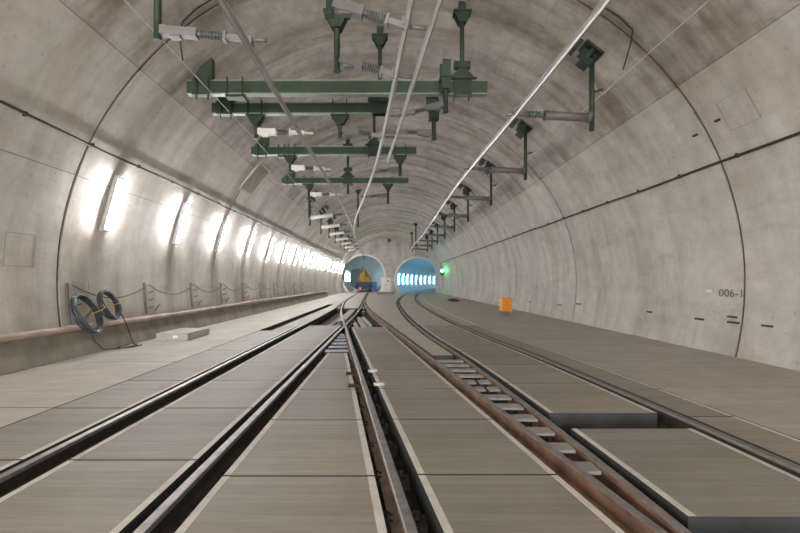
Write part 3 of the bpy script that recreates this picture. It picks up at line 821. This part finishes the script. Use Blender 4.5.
# stencilled block numbers
def stencil(t0, ystart, ydir, size, label):
    cu = bpy.data.curves.new('stencil', 'FONT'); cu.body = '006-1'; cu.size = 1.0
    ob = bpy.data.objects.new('stencil_tmp', cu); C.objects.link(ob)
    dg = bpy.context.evaluated_depsgraph_get(); me = bpy.data.meshes.new_from_object(ob.evaluated_get(dg))
    bpy.data.objects.remove(ob)
    xs = [v.co.x for v in me.vertices]; zs = [v.co.y for v in me.vertices]
    x0, x1, z0, z1 = min(xs), max(xs), min(zs), max(zs)
    for v in me.vertices:
        u, w = (v.co.x-x0)/(x1-x0), (v.co.y-z0)/(z1-z0)
        y = ystart+ydir*size[0]*u; z = H+t0+size[1]*w
        tt = math.degrees(math.acos((z-H)/B)); p = wp(tt if ydir < 0 else -tt, y, .006)
        v.co = p
    me.materials.clear(); me.materials.append(M['ink' if ydir < 0 else 'inkfaint'])
    o = bpy.data.objects.new('stencil_number', me); C.objects.link(o)
    tag(o, label, 'wall marking')
stencil(-.30, 8.33, -1, (.55, .155), 'stencilled block number 006-1 on the right wall')
stencil(-.17, 8.10, 1, (.45, .18), 'faint stencilled block number 006-1 on the left wall above the coil')

# ventilation niche cover high on the left
t_, y = left_t(255, 179)
t = thing('niche_cover', wp(t_, y), 'square brownish niche cover with pale frame high on the left vault', 'cover')
def patch(m_, ta, tb, ya, yb, i0, i1, mi=0):
    vs = []
    for yy in (ya, yb):
        for tt in (ta, tb):
            for ii in (i0, i1): vs.append(wp(tt, yy, ii))
    m_.add(vs, [(1,3,7,5),(0,4,6,2),(0,1,5,4),(2,6,7,3),(0,2,3,1),(4,5,7,6)], mi)
dt = 4.9
m_ = MB(); patch(m_, t_-dt, t_+dt, y-.55, y+.55, -.02, .012); m_.build('cover_panel', M['niche'], t)
m_ = MB()
for (a, b, c, d) in ((t_-dt-.7, t_-dt, y-.64, y+.64), (t_+dt, t_+dt+.7, y-.64, y+.64), (t_-dt, t_+dt, y-.64, y-.55), (t_-dt, t_+dt, y+.55, y+.64)): patch(m_, a, b, c, d, -.02, .022)
m_.build('frame', M['niche_frame'], t)
# faint square patches left by the formwork
for i, (px, py, side, lab) in enumerate(((738, 110, 1, 'right'), (20, 250, -1, 'left'), (562, 16, 1, 'crown'))):
    t_, y = (on_right if side > 0 else left_t)(px, py); m_ = MB(); d = 2.6 if i < 2 else 2.2
    for (a, b, c, e) in ((t_-d, t_-d+.12, y-.3, y+.3), (t_+d-.12, t_+d, y-.3, y+.3), (t_-d, t_+d, y-.3, y-.285), (t_-d, t_+d, y+.285, y+.3)): patch(m_, a, b, c, e, -.01, .006)
    struct(m_.build('trim_formwork_'+lab, M['faint'], origin=(0, 0, 0)))

# ------------------------------------------------------------------ far end
t = thing('control_cabinet', (-.24, 48, 0), 'white control cabinet on a plinth between the two tunnel mouths', 'cabinet')
MB().box((-.24, 48, .12), (2.1, 1.0, .26)).build('plinth', M['kerb'], t)
MB().box((-.24, 48, 1.09), (1.2, .6, 1.66)).build('body', M['white'], t)
MB().box((-.24, 48, 1.94), (1.28, .68, .05)).build('roof', M['white'], t)
for s in (-1, 1):
    d = MB().box((-.24+s*.295, 47.68, 1.08), (.56, .03, 1.5)).build('door', M['white'], t)
    MB().box((-.24+s*.09, 47.655, 1.1), (.03, .03, .2)).build('handle', M['dark'], d)
MB().box((.0, 47.66, 1.55), (.16, .012, .14)).build('warning_sign', M['dark'], t)
tag(MB().box((-1.95, 59, .75), (.62, .6, 1.5)).box((-1.95, 58.69, .75), (.5, .03, 1.3)).build('blue_cabinet', M['sky']), 'blue cabinet inside the left tunnel mouth beside the wagon', 'cabinet')
tag(MB().tube([(.18, YEND-.12, 7.26), (.18, YEND, 7.26)], .28, 14).build('wall_lamp_box', M['brown']), 'round brown fitting high on the headwall between the tunnels', 'fitting')
t = thing('signal_lamp', (6.36, 47.5, 2.26), 'green signal lamp glowing on the right wall beside the right tunnel', 'signal')
MB().box((6.43, 47.6, 2.66), (.4, .3, .8)).build('housing', M['dark'], t)
MB().tube([(6.43, 47.45, 2.78), (6.43, 47.40, 2.78)], .16, 12).build('lens', M['signal'], t)
# works wagon in the left tunnel
wx = lambda y: Lc(y)+.05
wy = 61.0; x0 = wx(wy)
t = thing('works_wagon', (x0, wy, 0), 'dark blue works wagon carrying a yellow machine in the left tunnel', 'rail wagon')
MB().box((x0, wy+4, .78), (2.7, 9, .55)).box((x0, wy-.4, .62), (2.5, .25, .5)).build('chassis', M['blue'], t)
MB().box((x0, wy-.2, 1.2), (2.75, .3, .5)).build('front_board', M['blue'], t)
for s in (-1, 1):
    for yy in (.8, 2.6, 6.0, 7.6): 
        MB().tube([(x0+s*.66, wy+yy, .46), (x0+s*.80, wy+yy, .46)], .45, 18).build('wheel', M['web'], t)
    MB().tube([(x0+s*.85, wy-.5, .9), (x0+s*.85, wy-.95, .9)], .09, 10).tube([(x0+s*.85, wy-.95, .9), (x0+s*.85, wy-1.0, .9)], .2, 12).build('buffer', M['dark'], t)
d = MB().tube([(x0-.55, wy-.64, .42), (x0-.55, wy-.54, .42)], .34, 16).build('tail_disc', M['red'], t)
MB().tube([(x0-.55, wy-.60, .42), (x0-.55, wy-.645, .42)], .17, 12).build('disc_centre', M['white'], d)
m_ = MB().box((x0+.1, wy+2, 1.75), (1.7, 2.6, .9)).box((x0-.25, wy+1.2, 2.5), (.8, 1.2, .8)).box((x0+.55, wy+1.4, 2.25), (.4, .6, .5))
m_.bar((x0-.1, wy+1, 2.5), (x0+.15, wy+.6, 3.4), .3, .3); m_.bar((x0+.15, wy+.6, 3.4), (x0+.75, wy+.9, 2.3), .22, .22)
m_.tube([(x0-.7, wy+.7, 1.5), (x0-.7, wy+.7, 2.2)], .12, 8)
q = m_.build('yellow_machine', M['ochre'], t); q['label'] = 'yellow crane machine'
MB().box((x0-.25, wy+.64, 2.55), (.6, .03, .4)).build('cab_window', M['dark'], q)

# ------------------------------------------------------------------ light, camera, view
w = bpy.data.worlds.new('World'); bpy.context.scene.world = w; w.use_nodes = True
w.node_tree.nodes['Background'].inputs[0].default_value = (1.0, .95, .90, 1); w.node_tree.nodes['Background'].inputs[1].default_value = 2.4  # added fill: even warm world light entering by the open rear end
cam = bpy.data.cameras.new('camera'); cam.sensor_width = 36; cam.lens = 18; cam.clip_start = .05; cam.clip_end = 300
cam.shift_x = 12/800; cam.shift_y = 15.5/800
co = bpy.data.objects.new('camera', cam); C.objects.link(co); co.location = (0, 0, H); co.rotation_euler = (rad(90), 0, 0)
sc = bpy.context.scene; sc.camera = co
vs = sc.view_settings; vs.view_transform = 'Standard'; vs.look = 'None'; vs.gamma = 1; vs.use_curve_mapping = False; vs.exposure = 1.95
sc.cycles.max_bounces = 8; sc.cycles.diffuse_bounces = 6; sc.cycles.use_denoising = True
